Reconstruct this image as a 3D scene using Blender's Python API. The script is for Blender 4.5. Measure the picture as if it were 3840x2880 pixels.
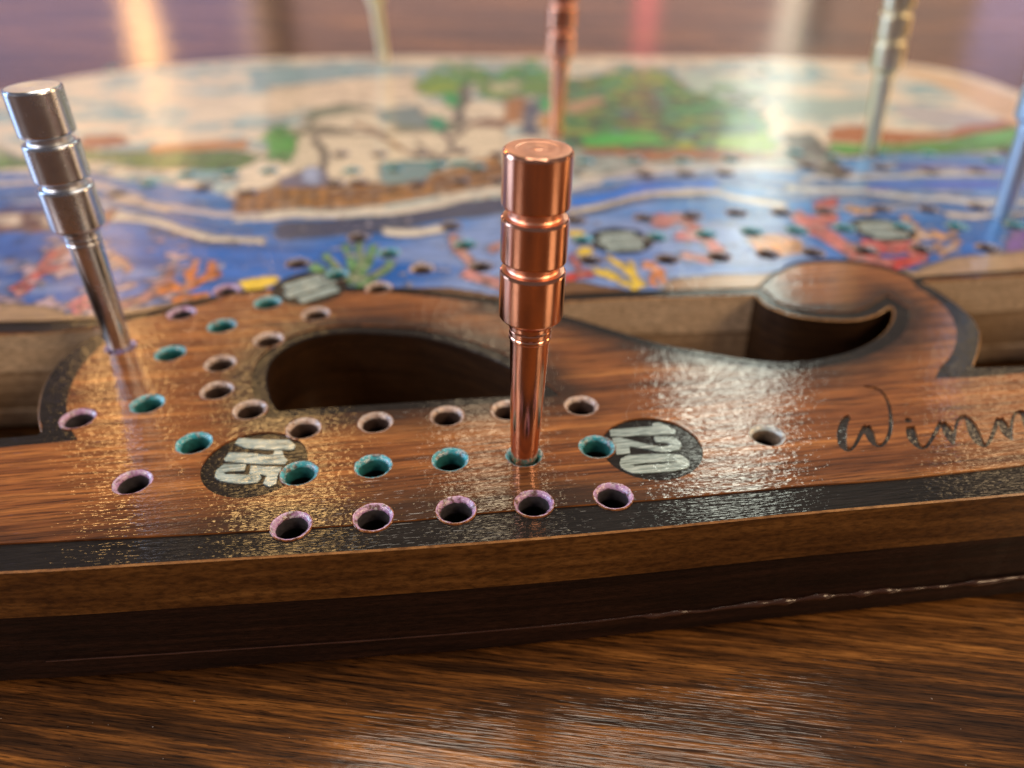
import bpy, bmesh, math, random
import numpy as np
from mathutils import Matrix, Vector
from mathutils.geometry import delaunay_2d_cdt

random.seed(7)
rng = np.random.default_rng(11)
for o in list(bpy.data.objects):
    bpy.data.objects.remove(o)
scene = bpy.context.scene
C = scene.collection
MM = 0.001

# ------------------------------------------------------------------ camera
# a phone held about 43 mm above the board, looking down 33.5 degrees
F = 3000.0
PITCH = math.radians(33.5)
ROLL = math.radians(-0.473)
HC = 43.06            # camera height above the board's top, mm
T = 12.7              # board thickness, mm
cp, sp = math.cos(PITCH), math.sin(PITCH)
cr, sr = math.cos(ROLL), math.sin(ROLL)
cam_d = bpy.data.cameras.new('camera')
cam = bpy.data.objects.new('camera', cam_d)
C.objects.link(cam)
ax = Vector((cr, sp * sr, cp * sr)); ay = Vector((-sr, sp * cr, cp * cr)); az = -Vector((0, cp, -sp))
M = Matrix((ax, ay, az)).transposed().to_4x4()
M.translation = Vector((0, 0, (HC + T) * MM))
cam.matrix_world = M
cam_d.sensor_fit = 'HORIZONTAL'
cam_d.lens = 4.25
cam_d.sensor_width = 4.25 * 3840 / F
cam_d.clip_start = 0.002
cam_d.clip_end = 50
cam_d.dof.use_dof = True
cam_d.dof.focus_distance = 0.0618
cam_d.dof.aperture_fstop = 4.25 / 1.65
scene.camera = cam

# ------------------------------------------------------------------ world, lamps
scene.view_settings.view_transform = 'Standard'
scene.view_settings.look = 'None'
scene.view_settings.exposure = 0.28
scene.view_settings.gamma = 1.0
try:
    scene.cycles.use_denoising = True
    scene.cycles.sample_clamp_indirect = 6.0
    scene.cycles.max_bounces = 8
except Exception:
    pass
w = bpy.data.worlds.new('World')
scene.world = w
w.use_nodes = True
bg = w.node_tree.nodes['Background']
bg.inputs['Color'].default_value = (0.085, 0.072, 0.075, 1)
bg.inputs['Strength'].default_value = 1.0

def lamp(name, azim, elev, dist, sx, sy, rgb, rad):
    """rectangular lamp at a bearing from the board (0 = straight ahead, + = right), aimed at the board"""
    tgt = Vector((0.0, 0.08, 0.0127))
    a, e = math.radians(azim), math.radians(elev)
    d = Vector((math.sin(a) * math.cos(e), math.cos(a) * math.cos(e), math.sin(e)))
    L = bpy.data.lights.new(name, 'AREA')
    L.shape = 'RECTANGLE'; L.size = sx; L.size_y = sy
    L.color = rgb
    L.energy = rad * math.pi * sx * sy
    o = bpy.data.objects.new(name, L)
    C.objects.link(o)
    o.location = tgt + d * dist
    o.rotation_euler = d.to_track_quat('Z', 'Y').to_euler()
    return o

# room glow ahead (the far side of the room, mirrored in the table's varnish)
lamp('room_glow_center', 2, 8.0, 2.6, 1.5, 0.46, (1.0, 0.60, 0.54), 0.48)
lamp('room_glow_left', -34, 8.0, 2.6, 1.6, 0.46, (0.78, 0.58, 1.0), 0.46)
lamp('room_glow_right', 37, 8.0, 2.6, 1.5, 0.46, (1.0, 0.58, 0.40), 0.48)
# bar lamps and neon further off, with an added key and fills among them
lamp('pendant_orange', -24.0, 9.0, 1.9, 0.06, 0.16, (1.0, 0.52, 0.18), 8.0)
lamp('pendant_orange_far', -17.0, 8.0, 2.2, 0.08, 0.06, (1.0, 0.6, 0.28), 2.5)
lamp('neon_red', 9.3, 7, 2.2, 0.05, 0.25, (1.0, 0.10, 0.12), 1.7)
lamp('tube_white', 18.6, 8, 2.2, 0.06, 0.30, (1.0, 0.84, 0.62), 1.9)
lamp('screen_blue', 31, 7, 2.3, 0.14, 0.2, (0.42, 0.42, 1.0), 0.9)
lamp('ceiling_lamp_white', 19, 35, 1.5, 0.17, 0.22, (0.95, 1.0, 0.84), 12.5)
lamp('ceiling_lamp_white_low', 19, 20, 1.7, 0.12, 0.14, (0.92, 1.0, 0.88), 13.0)
lamp('ceiling_lamp_gold', -22, 41, 1.5, 0.17, 0.18, (1.0, 0.60, 0.22), 13.0)
lamp('ceiling_lamp_gold_low', -31, 25, 1.6, 0.12, 0.12, (1.0, 0.56, 0.20), 15.0)
lamp('glint_fill_mid', -2, 40, 1.5, 0.15, 0.16, (1.0, 0.78, 0.50), 8.0)  # added lamp, fills the gap between the gold and white glints
lamp('ceiling_lamp_right', 40, 32, 1.6, 0.15, 0.15, (1.0, 0.68, 0.36), 5.0)
lamp('window_blue', -80, 17, 1.2, 0.5, 0.65, (0.52, 0.70, 1.0), 7.0)
lamp('wall_lamp_warm', 74, 17, 1.3, 0.26, 0.6, (1.0, 0.58, 0.25), 7.0)
lamp('overhead_key', 10, 76, 1.4, 0.8, 0.7, (1.0, 0.86, 0.70), 6.4)  # added soft key overhead for general diffuse light
lamp('fill_behind_left', -118, 30, 1.6, 0.5, 0.5, (0.98, 0.82, 0.74), 10.5)  # added fill, lifts the front edge and gives pegs a left band
lamp('fill_behind_right', 118, 30, 1.6, 0.5, 0.5, (1.0, 0.68, 0.40), 12.0)  # added warm fill, the same from the right

# ------------------------------------------------------------------ projection helpers (photo pixel <-> board plane)
def ray(p):
    p = np.atleast_2d(np.array(p, float))
    x = (p[:, 0] - 1920) / F; y = -(p[:, 1] - 1440) / F
    x, y = cr * x - sr * y, sr * x + cr * y
    return np.stack([x, cp + sp * y, -sp + cp * y], 1)
def U(p, z=0.0):
    d = ray(p); t = (HC - z) / -d[:, 2]
    return d[:, :2] * t[:, None]
def PR(P, z=0.0):
    P = np.atleast_2d(np.array(P, float))
    x = P[:, 0]; zz = z - HC
    dz = cp * P[:, 1] - sp * zz; y = sp * P[:, 1] + cp * zz
    u, v = x / dz, y / dz
    u, v = cr * u + sr * v, -sr * u + cr * v
    return np.stack([1920 + F * u, 1440 - F * v], 1)

# ------------------------------------------------------------------ 2D helpers
def resample(pts, step, closed=False):
    """Catmull-Rom through pts"""
    P = np.array(pts, float); n = len(P); out = []
    m = n if closed else n - 1
    for i in range(m):
        p1, p2 = P[i], P[(i + 1) % n]
        p0 = P[i - 1] if (closed or i > 0) else 2 * p1 - p2
        p3 = P[(i + 2) % n] if (closed or i + 2 < n) else 2 * p2 - p1
        k = max(1, int(math.ceil(np.linalg.norm(p2 - p1) / step)))
        for j in range(k):
            t = j / k
            out.append(0.5 * ((2 * p1) + (-p0 + p2) * t + (2 * p0 - 5 * p1 + 4 * p2 - p3) * t * t + (-p0 + 3 * p1 - 3 * p2 + p3) * t ** 3))
    if not closed:
        out.append(P[-1])
    return np.array(out)
def area(P):
    x, y = P[:, 0], P[:, 1]
    return 0.5 * np.sum(x * np.roll(y, -1) - np.roll(x, -1) * y)
def offset(P, d):
    """offset closed CCW polygon outwards by d (mitre limited)"""
    a = np.roll(P, 1, 0); b = np.roll(P, -1, 0)
    e1 = P - a; e2 = b - P
    e1 /= np.linalg.norm(e1, axis=1)[:, None] + 1e-9; e2 /= np.linalg.norm(e2, axis=1)[:, None] + 1e-9
    n1 = np.stack([e1[:, 1], -e1[:, 0]], 1); n2 = np.stack([e2[:, 1], -e2[:, 0]], 1)
    nn = n1 + n2
    l = np.linalg.norm(nn, axis=1)[:, None]
    nn = nn / (l + 1e-9)
    k = np.clip(np.sum(nn * n1, 1), 0.42, 1)[:, None]
    return P + nn * d / k
def inside(Q, P):
    """non-zero winding test of points Q in polygon P"""
    res = np.zeros(len(Q), bool)
    mn, mx = P.min(0), P.max(0)
    idx = np.where((Q[:, 0] >= mn[0]) & (Q[:, 0] <= mx[0]) & (Q[:, 1] >= mn[1]) & (Q[:, 1] <= mx[1]))[0]
    if len(idx) == 0: return res
    q = Q[idx]; wn = np.zeros(len(idx), int)
    A = P; B = np.roll(P, -1, 0)
    for (x1, y1), (x2, y2) in zip(A, B):
        cr_ = (x2 - x1) * (q[:, 1] - y1) - (q[:, 0] - x1) * (y2 - y1)
        wn += ((y1 <= q[:, 1]) & (y2 > q[:, 1]) & (cr_ > 0)).astype(int)
        wn -= ((y1 > q[:, 1]) & (y2 <= q[:, 1]) & (cr_ < 0)).astype(int)
    res[idx] = wn != 0
    return res
def stroke(pts):
    """variable width polyline (x, y, w) -> polygon"""
    P = np.array(pts, float)
    P = resample(P, 8.0)
    d = np.gradient(P[:, :2], axis=0); d /= np.linalg.norm(d, axis=1)[:, None] + 1e-9
    n = np.stack([-d[:, 1], d[:, 0]], 1); h = P[:, 2:3] / 2
    return np.vstack([P[:, :2] + n * h, (P[:, :2] - n * h)[::-1]])
def seg_dist(Q, P):
    """distance from points to polyline"""
    best = np.full(len(Q), 1e9)
    for a, b in zip(P[:-1], P[1:]):
        ab = b - a; t = np.clip(((Q - a) @ ab) / (ab @ ab + 1e-12), 0, 1)
        best = np.minimum(best, np.hypot(*(Q - a - t[:, None] * ab).T))
    return best
def vnoise(x, y, seed=0):
    """smooth value noise 0..1"""
    def h(i, j):
        v = np.sin(i * 127.1 + j * 311.7 + seed * 74.7) * 43758.5453
        return v - np.floor(v)
    i, j = np.floor(x), np.floor(y); fx, fy = x - i, y - j
    fx = fx * fx * (3 - 2 * fx); fy = fy * fy * (3 - 2 * fy)
    return (h(i, j) * (1 - fx) + h(i + 1, j) * fx) * (1 - fy) + (h(i, j + 1) * (1 - fx) + h(i + 1, j + 1) * fx) * fy
def fbm(x, y, seed=0, o=3):
    s = 0; a = 0.5; t = 0
    for k in range(o):
        s = s + a * vnoise(x * 2 ** k, y * 2 ** k, seed + k); t += a; a *= 0.5
    return s / t

# ------------------------------------------------------------------ materials
GRAIN = math.radians(7.04)
def newmat(name):
    m = bpy.data.materials.new(name); m.use_nodes = True
    nt = m.node_tree
    b = nt.nodes['Principled BSDF']
    return m, nt, b
def N(nt, t, **kw):
    n = nt.nodes.new(t)
    for k, v in kw.items():
        if k in n.inputs: n.inputs[k].default_value = v
        else: setattr(n, k, v)
    return n
def coords(nt, rot, scale, loc=(0, 0, 0)):
    tc = N(nt, 'ShaderNodeTexCoord'); r = N(nt, 'ShaderNodeMapping')
    r.inputs['Rotation'].default_value = (0, 0, -rot); r.inputs['Scale'].default_value = (1000, 1000, 1000)
    r.vector_type = 'POINT'
    nt.links.new(tc.outputs['Object'], r.inputs['Vector'])
    s = N(nt, 'ShaderNodeMapping'); s.inputs['Scale'].default_value = scale; s.inputs['Location'].default_value = loc
    nt.links.new(r.outputs[0], s.inputs['Vector'])
    return s.outputs[0]
def noise(nt, vec, detail=3, rough=0.55, scale=1.0, dist=0.0):
    n = N(nt, 'ShaderNodeTexNoise'); n.inputs['Scale'].default_value = scale
    n.inputs['Detail'].default_value = detail; n.inputs['Roughness'].default_value = rough
    n.inputs['Distortion'].default_value = dist
    nt.links.new(vec, n.inputs['Vector'])
    return n.outputs['Fac']
def ramp(nt, fac, stops):
    r = N(nt, 'ShaderNodeValToRGB')
    el = r.color_ramp.elements
    while len(el) < len(stops): el.new(0.5)
    for e, (p, c) in zip(el, stops):
        e.position = p; e.color = (*c, 1) if len(c) == 3 else c
    nt.links.new(fac, r.inputs['Fac'])
    return r.outputs['Color']
def mix(nt, fac, a, b, mode='MIX'):
    m = N(nt, 'ShaderNodeMix'); m.data_type = 'RGBA'; m.blend_type = mode
    for s, v in ((0, fac), (6, a), (7, b)):
        if hasattr(v, 'is_linked') or hasattr(v, 'links'): nt.links.new(v, m.inputs[s])
        elif isinstance(v, (int, float)): m.inputs[s].default_value = v
        else: m.inputs[s].default_value = (*v, 1)
    return m.outputs[2]
def math_(nt, op, a, b=0.0):
    m = N(nt, 'ShaderNodeMath'); m.operation = op
    for s, v in ((0, a), (1, b)):
        if isinstance(v, (int, float)): m.inputs[s].default_value = v
        else: nt.links.new(v, m.inputs[s])
    return m.outputs[0]
def bump(nt, height, dist_mm, strength=1.0, normal=None):
    b = N(nt, 'ShaderNodeBump'); b.inputs['Distance'].default_value = dist_mm * MM
    b.inputs['Strength'].default_value = strength
    nt.links.new(height, b.inputs['Height'])
    if normal is not None: nt.links.new(normal, b.inputs['Normal'])
    return b.outputs[0]
def varnish(nt, b, grain_d=0.042, peel_d=0.026, rough=0.045, weight=1.0, gs=(0.75, 5.2, 2.0)):
    """glossy lacquer that sank into the grain"""
    g = noise(nt, coords(nt, GRAIN, gs), 1.2, 0.5)
    p = noise(nt, coords(nt, GRAIN, (1.7, 2.6, 3.0)), 1.5, 0.55)
    n1 = bump(nt, g, grain_d)
    n2 = bump(nt, p, peel_d, normal=n1)
    b.inputs['Coat Weight'].default_value = weight
    b.inputs['Coat Roughness'].default_value = rough
    b.inputs['Coat IOR'].default_value = 1.5
    nt.links.new(n2, b.inputs['Coat Normal'])
    nt.links.new(n1, b.inputs['Normal'])
    b.inputs['Specular IOR Level'].default_value = 0.08
    return n2

# stained, lacquered plywood face
m_wood, nt, b = newmat('stained_wood')
st = noise(nt, coords(nt, GRAIN, (0.026, 0.85, 0.3)), 5, 0.62)
fine = noise(nt, coords(nt, GRAIN, (0.22, 4.2, 3.0)), 4, 0.65)
col = ramp(nt, st, [(0.30, (0.072, 0.025, 0.008)), (0.45, (0.185, 0.062, 0.018)), (0.58, (0.31, 0.115, 0.032)), (0.72, (0.48, 0.205, 0.060))])
col = mix(nt, 1.0, col, ramp(nt, fine, [(0.34, (0.30, 0.27, 0.25)), (0.52, (1, 1, 1)), (0.75, (1.5, 1.45, 1.3))]), 'MULTIPLY')
at = N(nt, 'ShaderNodeAttribute'); at.attribute_name = 'soot'
sootn = noise(nt, coords(nt, GRAIN, (0.14, 0.5, 0.5)), 3, 0.6)
sf = math_(nt, 'MULTIPLY', at.outputs['Fac'], math_(nt, 'ADD', sootn, 0.45))
sf = math_(nt, 'MINIMUM', sf, 0.92)
col = mix(nt, sf, col, (0.026, 0.014, 0.009))
nt.links.new(col, b.inputs['Base Color'])
b.inputs['Roughness'].default_value = 0.45
varnish(nt, b)

# laser-burned black line work
m_burn, nt, b = newmat('burned_wood')
g = noise(nt, coords(nt, GRAIN, (0.4, 5.0, 3.0)), 3, 0.6)
nt.links.new(ramp(nt, g, [(0.3, (0.004, 0.0035, 0.0035)), (0.7, (0.016, 0.013, 0.012))]), b.inputs['Base Color'])
b.inputs['Roughness'].default_value = 0.5
varnish(nt, b, 0.046, 0.026, 0.05, 0.52, (0.75, 5.2, 2.0))

m_letter, nt, b = newmat('engraved_char')
g = noise(nt, coords(nt, GRAIN, (1.0, 4.0, 3.0)), 3, 0.6)
nt.links.new(ramp(nt, g, [(0.3, (0.012, 0.010, 0.009)), (0.7, (0.045, 0.038, 0.034))]), b.inputs['Base Color'])
varnish(nt, b, 0.05, 0.05, 0.05, 1.0, (1.2, 3.0, 2.0))
# grey-white paint of the numerals
m_digit, nt, b = newmat('numeral_paint')
g = noise(nt, coords(nt, GRAIN, (0.5, 6.0, 3.0)), 3, 0.6)
nt.links.new(ramp(nt, g, [(0.36, (0.10, 0.13, 0.125)), (0.5, (0.27, 0.35, 0.34)), (0.65, (0.44, 0.52, 0.50))]), b.inputs['Base Color'])
varnish(nt, b, 0.040, 0.02, 0.06, 0.8)

# painted picture
m_art, nt, b = newmat('painted_artwork')
at = N(nt, 'ShaderNodeAttribute'); at.attribute_name = 'Col'
g = noise(nt, coords(nt, GRAIN, (0.12, 1.6, 1.0)), 3, 0.6)
col = mix(nt, 1.0, at.outputs['Color'], ramp(nt, g, [(0.3, (0.70, 0.70, 0.70)), (0.6, (1.05, 1.03, 1.0))]), 'MULTIPLY')
nt.links.new(col, b.inputs['Base Color'])
b.inputs['Roughness'].default_value = 0.5
varnish(nt, b, 0.050, 0.035, 0.05, 0.8)

# ply edges
def edge_mat(name, dark, mid, light, coat=0.25, zs=6.0):
    m, nt, b = newmat(name)
    g = noise(nt, coords(nt, GRAIN, (0.10, 0.10, zs * 0.35)), 4, 0.6)
    f = noise(nt, coords(nt, GRAIN, (1.2, 1.2, zs)), 3, 0.6)
    col = ramp(nt, g, [(0.3, dark), (0.5, mid), (0.72, light)])
    col = mix(nt, 1.0, col, ramp(nt, f, [(0.32, (0.5, 0.46, 0.42)), (0.6, (1.1, 1.08, 1.05))]), 'MULTIPLY')
    nt.links.new(col, b.inputs['Base Color'])
    b.inputs['Roughness'].default_value = 0.55
    b.inputs['Specular IOR Level'].default_value = 0.2
    n1 = bump(nt, f, 0.05)
    nt.links.new(n1, b.inputs['Normal'])
    b.inputs['Coat Weight'].default_value = coat; b.inputs['Coat Roughness'].default_value = 0.25
    return m
m_edge_top = edge_mat('stained_ply_edge', (0.070, 0.028, 0.007), (0.125, 0.054, 0.013), (0.20, 0.092, 0.024), 0.25, 3.2)
m_edge_dark = edge_mat('dark_ply_edge', (0.009, 0.0042, 0.0026), (0.018, 0.0075, 0.0045), (0.034, 0.014, 0.008), 0.10)
m_edge_raw = edge_mat('raw_ply_edge', (0.60, 0.46, 0.31), (0.72, 0.56, 0.39), (0.80, 0.66, 0.49), 0.05)
m_edge_raw2 = edge_mat('raw_inner_ply_edge', (0.30, 0.20, 0.12), (0.46, 0.33, 0.21), (0.66, 0.50, 0.34), 0.05, 10.0)
m_edge_hole = edge_mat('cut_out_wall', (0.016, 0.0065, 0.002), (0.030, 0.0125, 0.004), (0.055, 0.024, 0.007), 0.4)
m_bevel = edge_mat('sanded_edge', (0.22, 0.10, 0.035), (0.34, 0.17, 0.06), (0.48, 0.27, 0.11), 0.5)
m_glue, nt, b = newmat('glue_bead')
b.inputs['Base Color'].default_value = (0.05, 0.02, 0.011, 1); b.inputs['Roughness'].default_value = 0.25
b.inputs['Coat Weight'].default_value = 0.6; b.inputs['Coat Roughness'].default_value = 0.1

def rim_mat(name, c1, c2, coat=0.9):
    m, nt, b = newmat(name)
    g = noise(nt, coords(nt, GRAIN, (2.5, 2.5, 2.5)), 3, 0.6)
    base = ramp(nt, g, [(0.35, c1), (0.65, c2)])
    geo = N(nt, 'ShaderNodeNewGeometry'); pv_ = N(nt, 'ShaderNodeMapping'); pv_.inputs['Scale'].default_value = (1000, 1000, 1000)
    nt.links.new(geo.outputs['Position'], pv_.inputs['Vector'])
    chip = noise(nt, pv_.outputs[0], 4, 0.7, 1.5)
    cf = ramp(nt, chip, [(0.51, (0, 0, 0)), (0.60, (0.9, 0.9, 0.9))])
    base = mix(nt, cf, base, (0.10, 0.045, 0.022))
    pale = noise(nt, pv_.outputs[0], 3, 0.7, 3.1)
    base = mix(nt, ramp(nt, pale, [(0.54, (0, 0, 0)), (0.64, (0.85, 0.85, 0.85))]), base, (0.52, 0.53, 0.55))
    nt.links.new(base, b.inputs['Base Color'])
    b.inputs['Roughness'].default_value = 0.4
    n1 = bump(nt, noise(nt, coords(nt, GRAIN, (3, 4, 4)), 2), 0.08)
    nt.links.new(n1, b.inputs['Coat Normal'])
    b.inputs['Coat Weight'].default_value = coat; b.inputs['Coat Roughness'].default_value = 0.12
    return m
RIM = {'teal': rim_mat('teal_paint', (0.012, 0.24, 0.32), (0.05, 0.44, 0.54)),
       'purple': rim_mat('purple_paint', (0.30, 0.14, 0.33), (0.56, 0.38, 0.58)),
       'tan': rim_mat('pale_rim', (0.38, 0.27, 0.22), (0.60, 0.47, 0.40)),
       'dark': rim_mat('dark_rim', (0.05, 0.035, 0.05), (0.16, 0.11, 0.13)),
       'white': rim_mat('white_paint', (0.35, 0.42, 0.42), (0.55, 0.60, 0.58))}
def tube_mat(name, c):
    m, nt, b = newmat(name)
    g = noise(nt, coords(nt, GRAIN, (2.0, 2.0, 3.0)), 3, 0.6)
    nt.links.new(ramp(nt, g, [(0.35, tuple(x * 0.5 for x in c)), (0.7, c)]), b.inputs['Base Color'])
    b.inputs['Roughness'].default_value = 0.6
    return m
TUBE = {'teal': tube_mat('teal_bore', (0.02, 0.19, 0.20)), 'purple': tube_mat('purple_bore', (0.06, 0.055, 0.065)),
        'dark': tube_mat('dark_bore', (0.05, 0.035, 0.04)), 'tan': tube_mat('tan_bore', (0.085, 0.052, 0.042)), 'white': tube_mat('white_bore', (0.24, 0.18, 0.13))}
m_bottom, nt, b = newmat('bore_bottom'); b.inputs['Base Color'].default_value = (0.01, 0.008, 0.006, 1)

def metal(name, c, rough):
    m, nt, b = newmat(name)
    b.inputs['Metallic'].default_value = 1.0
    f = noise(nt, coords(nt, 0, (1.5, 1.5, 14.0)), 3, 0.6)
    sm = noise(nt, coords(nt, 0, (0.7, 0.7, 0.45)), 5, 0.7)
    nt.links.new(mix(nt, sm, tuple(x * 0.85 for x in c), c), b.inputs['Base Color'])
    nt.links.new(math_(nt, 'ADD', math_(nt, 'MULTIPLY', sm, 0.30), rough - 0.14), b.inputs['Roughness'])
    nt.links.new(bump(nt, f, 0.006), b.inputs['Normal'])
    return m
def metal_pair(name, c, rough): return [metal(name, c, rough), metal(name + '_turned', c, 0.36)]
m_copper = metal_pair('copper', (0.95, 0.50, 0.34), 0.15)
m_silver = metal_pair('silver_aluminium', (0.64, 0.71, 0.82), 0.23)
m_gold = metal_pair('pale_brass', (0.95, 0.90, 0.66), 0.3)
m_blue = metal_pair('blue_anodised', (0.60, 0.80, 1.0), 0.45)

# table
m_table, nt, b = newmat('dark_table_wood')
TG = math.radians(-8)
st = noise(nt, coords(nt, TG, (0.050, 1.05, 0.3)), 8, 0.72, dist=0.35)
wide = noise(nt, coords(nt, TG, (0.012, 0.055, 0.1)), 2, 0.5)
fine = noise(nt, coords(nt, TG, (0.16, 4.2, 1.0)), 4, 0.7)
v = math_(nt, 'ADD', math_(nt, 'MULTIPLY', st, 0.62), math_(nt, 'MULTIPLY', wide, 0.42))
col = ramp(nt, v, [(0.40, (0.022, 0.0105, 0.005)), (0.49, (0.060, 0.025, 0.008)), (0.56, (0.17, 0.068, 0.016)), (0.66, (0.40, 0.175, 0.042))])
pore = noise(nt, coords(nt, TG, (0.35, 7.0, 1.0)), 3, 0.65)
col = mix(nt, 1.0, col, ramp(nt, pore, [(0.38, (0.25, 0.24, 0.22)), (0.46, (1, 1, 1))]), 'MULTIPLY')
col = mix(nt, 1.0, col, ramp(nt, fine, [(0.36, (0.42, 0.40, 0.38)), (0.5, (0.95, 0.92, 0.9)), (0.66, (1.45, 1.4, 1.3))]), 'MULTIPLY')
nt.links.new(col, b.inputs['Base Color'])
b.inputs['Roughness'].default_value = 0.5
n1 = bump(nt, noise(nt, coords(nt, TG, (0.20, 4.2, 1.0)), 2, 0.6), 0.030)
n2 = bump(nt, noise(nt, coords(nt, TG, (0.9, 1.6, 0.2)), 1), 0.012, normal=n1)
nt.links.new(n1, b.inputs['Normal'])
b.inputs['Coat Weight'].default_value = 0.8; b.inputs['Coat Roughness'].default_value = 0.10
nt.links.new(n2, b.inputs['Coat Normal'])
b.inputs['Specular IOR Level'].default_value = 0.08

# ------------------------------------------------------------------ object helpers
def mesh_obj(name, verts, faces, mats, parent=None, mi=None, origin=(0, 0, 0), smooth=False, col=None):
    """verts in mm world coordinates; origin (mm) is subtracted"""
    me = bpy.data.meshes.new(name)
    V = (np.array(verts, float) - np.array(origin)) * MM
    me.from_pydata(V.tolist(), [], [list(f) for f in faces])
    for m in (mats if isinstance(mats, (list, tuple)) else [mats]): me.materials.append(m)
    if mi is not None: me.polygons.foreach_set('material_index', np.array(mi, dtype=np.int32))
    if smooth: me.polygons.foreach_set('use_smooth', np.ones(len(me.polygons), dtype=bool))
    me.update()
    o = bpy.data.objects.new(name, me)
    C.objects.link(o)
    if parent is not None: o.parent = parent
    else: o.location = Vector(origin) * MM
    return o
def empty(name, loc_mm, label, cat, group=None):
    o = bpy.data.objects.new(name, None); C.objects.link(o)
    o.empty_display_size = 0.01
    o.location = Vector(loc_mm) * MM
    o['label'] = label; o['category'] = cat
    if group: o['group'] = group
    return o

# ------------------------------------------------------------------ table
tv = []; TX0, TX1, TY0, TY1, TH = -900, 900, -450, 1150, 30
tb = 3
for z, ins in ((-TH, 0), (-tb, 0), (0, tb)):
    tv += [(TX0 + ins, TY0 + ins, z), (TX1 - ins, TY0 + ins, z), (TX1 - ins, TY1 - ins, z), (TX0 + ins, TY1 - ins, z)]
tf = [(3, 2, 1, 0), (8, 9, 10, 11)]
for k in (0, 4):
    for i in range(4):
        tf.append((k + i, k + (i + 1) % 4, k + 4 + (i + 1) % 4, k + 4 + i))
table = mesh_obj('table_top', tv, tf, m_table)
table['kind'] = 'structure'

# ------------------------------------------------------------------ board outline and cut-outs (plane mm)
near_px = [(0, 2142), (521, 2112), (955, 2086), (1389, 2060), (1920, 2022), (2441, 1977), (2962, 1925), (3396, 1886), (3840, 1847)]
near = U(near_px)
outline = np.vstack([[(-96, 40.5), (-62, 40.0)], near, [(62, 51.2), (84, 54.5), (99, 60), (107, 72), (110, 100), (110, 150), (109, 175), (105.5, 193), (97, 204), (84, 209.5),
                    (59, 213), (30, 215.5), (0, 217), (-30, 218.5), (-58, 217.5), (-77, 213), (-95, 204), (-106, 194), (-113, 181), (-117, 160), (-118, 100), (-115, 58), (-108, 46)]])
outline = resample(outline, 1.5, True)
cutA = np.vstack([U(resample([(-700, 1274), (0, 1251), (157, 1245), (274, 1235), (345, 1230)], 30)),
                  U(resample([(404, 1238), (341, 1261), (290, 1296), (251, 1323), (212, 1359), (176, 1410), (153, 1460), (143, 1507), (139, 1555), (149, 1613)], 15)),
                  U(resample([(137, 1623), (78, 1629), (0, 1635), (-420, 1660)], 25))])
nA_far = len(resample([(-700, 1274), (0, 1251), (157, 1245), (274, 1235), (345, 1230)], 30))
z7 = lambda L: [(900 + x / 1.7015, 1050 + y / 1.7015) for x, y in L]
B_up = z7([(240, 822), (205, 770), (178, 700), (165, 620), (175, 555), (210, 495), (270, 440), (350, 395), (450, 358), (570, 335), (700, 325), (850, 328), (1000, 338), (1150, 352), (1300, 385), (1450, 430), (1600, 490), (1730, 555)]) + [(1960, 1395), (2004, 1452)]
B_lo = z7([(1900, 702), (1720, 728), (1500, 742), (1300, 755), (900, 780), (500, 805), (262, 822)])
cutB = np.vstack([U(resample(B_up, 8)), U(resample(B_lo, 20))])
z5 = lambda L: [(2700 + x / 1.9404, 950 + y / 1.9404) for x, y in L]
C_far = [(1965, 1147), (2060, 1133), (2122, 1127), (2375, 1115), (2620, 1109), (2830, 1102)]
C_disc = z5([(262, 300), (330, 365), (420, 405), (520, 440), (650, 462), (800, 475), (950, 478), (1060, 465), (1150, 435), (1210, 400), (1240, 381)])
C_near = z5([(1262, 395), (1266, 425), (1262, 455), (1240, 510), (1180, 580), (1080, 645), (950, 700), (800, 740), (640, 768), (480, 778), (300, 770), (150, 750), (0, 725)]) + [(2500, 1287), (2405, 1262), (2285, 1226), (2164, 1190), (2080, 1168), (2000, 1153)]
c1, c2, c3 = U(resample(C_far, 25)), U(resample(C_disc, 10)), U(resample(C_near, 12))
cutC = np.vstack([c1, c2, c3])
D_far = [(3462, 1055), (3550, 1048), (3840, 1030), (4500, 990)]
D_near = [(4330, 1352), (3840, 1367), (3662, 1373)]
D_left = [(3653, 1367), (3669, 1321), (3679, 1270), (3674, 1228), (3643, 1182), (3576, 1125), (3499, 1073)]
d1, d2, d3 = U(resample(D_far, 40)), U(resample(D_near, 30)), U(resample(D_left, 12))
cutD = np.vstack([d1, d2, d3])
# wall kinds per edge: 1 = raw light ply, 0 = stained
kinds = {}
def kind_list(n, raw):
    k = np.zeros(n, int)
    for a, b_ in raw: k[a:b_] = 1
    return k
loops = []
for P, raw in ((outline, []), (cutA, [(0, nA_far)]), (cutB, []), (cutC, [(0, len(c1) - 1)]), (cutD, [(0, len(d1) - 1)])):
    k = kind_list(len(P), raw)
    if area(P) < 0:
        P = P[::-1]; k = np.roll(k[::-1], -1)
    loops.append((P, k))
outline, cutA, cutB, cutC, cutD = [l[0] for l in loops]
BEV = 0.13
top_outline = offset(outline, -BEV)
top_cuts = [offset(c, BEV) for c in (cutA, cutB, cutC, cutD)]

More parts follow.
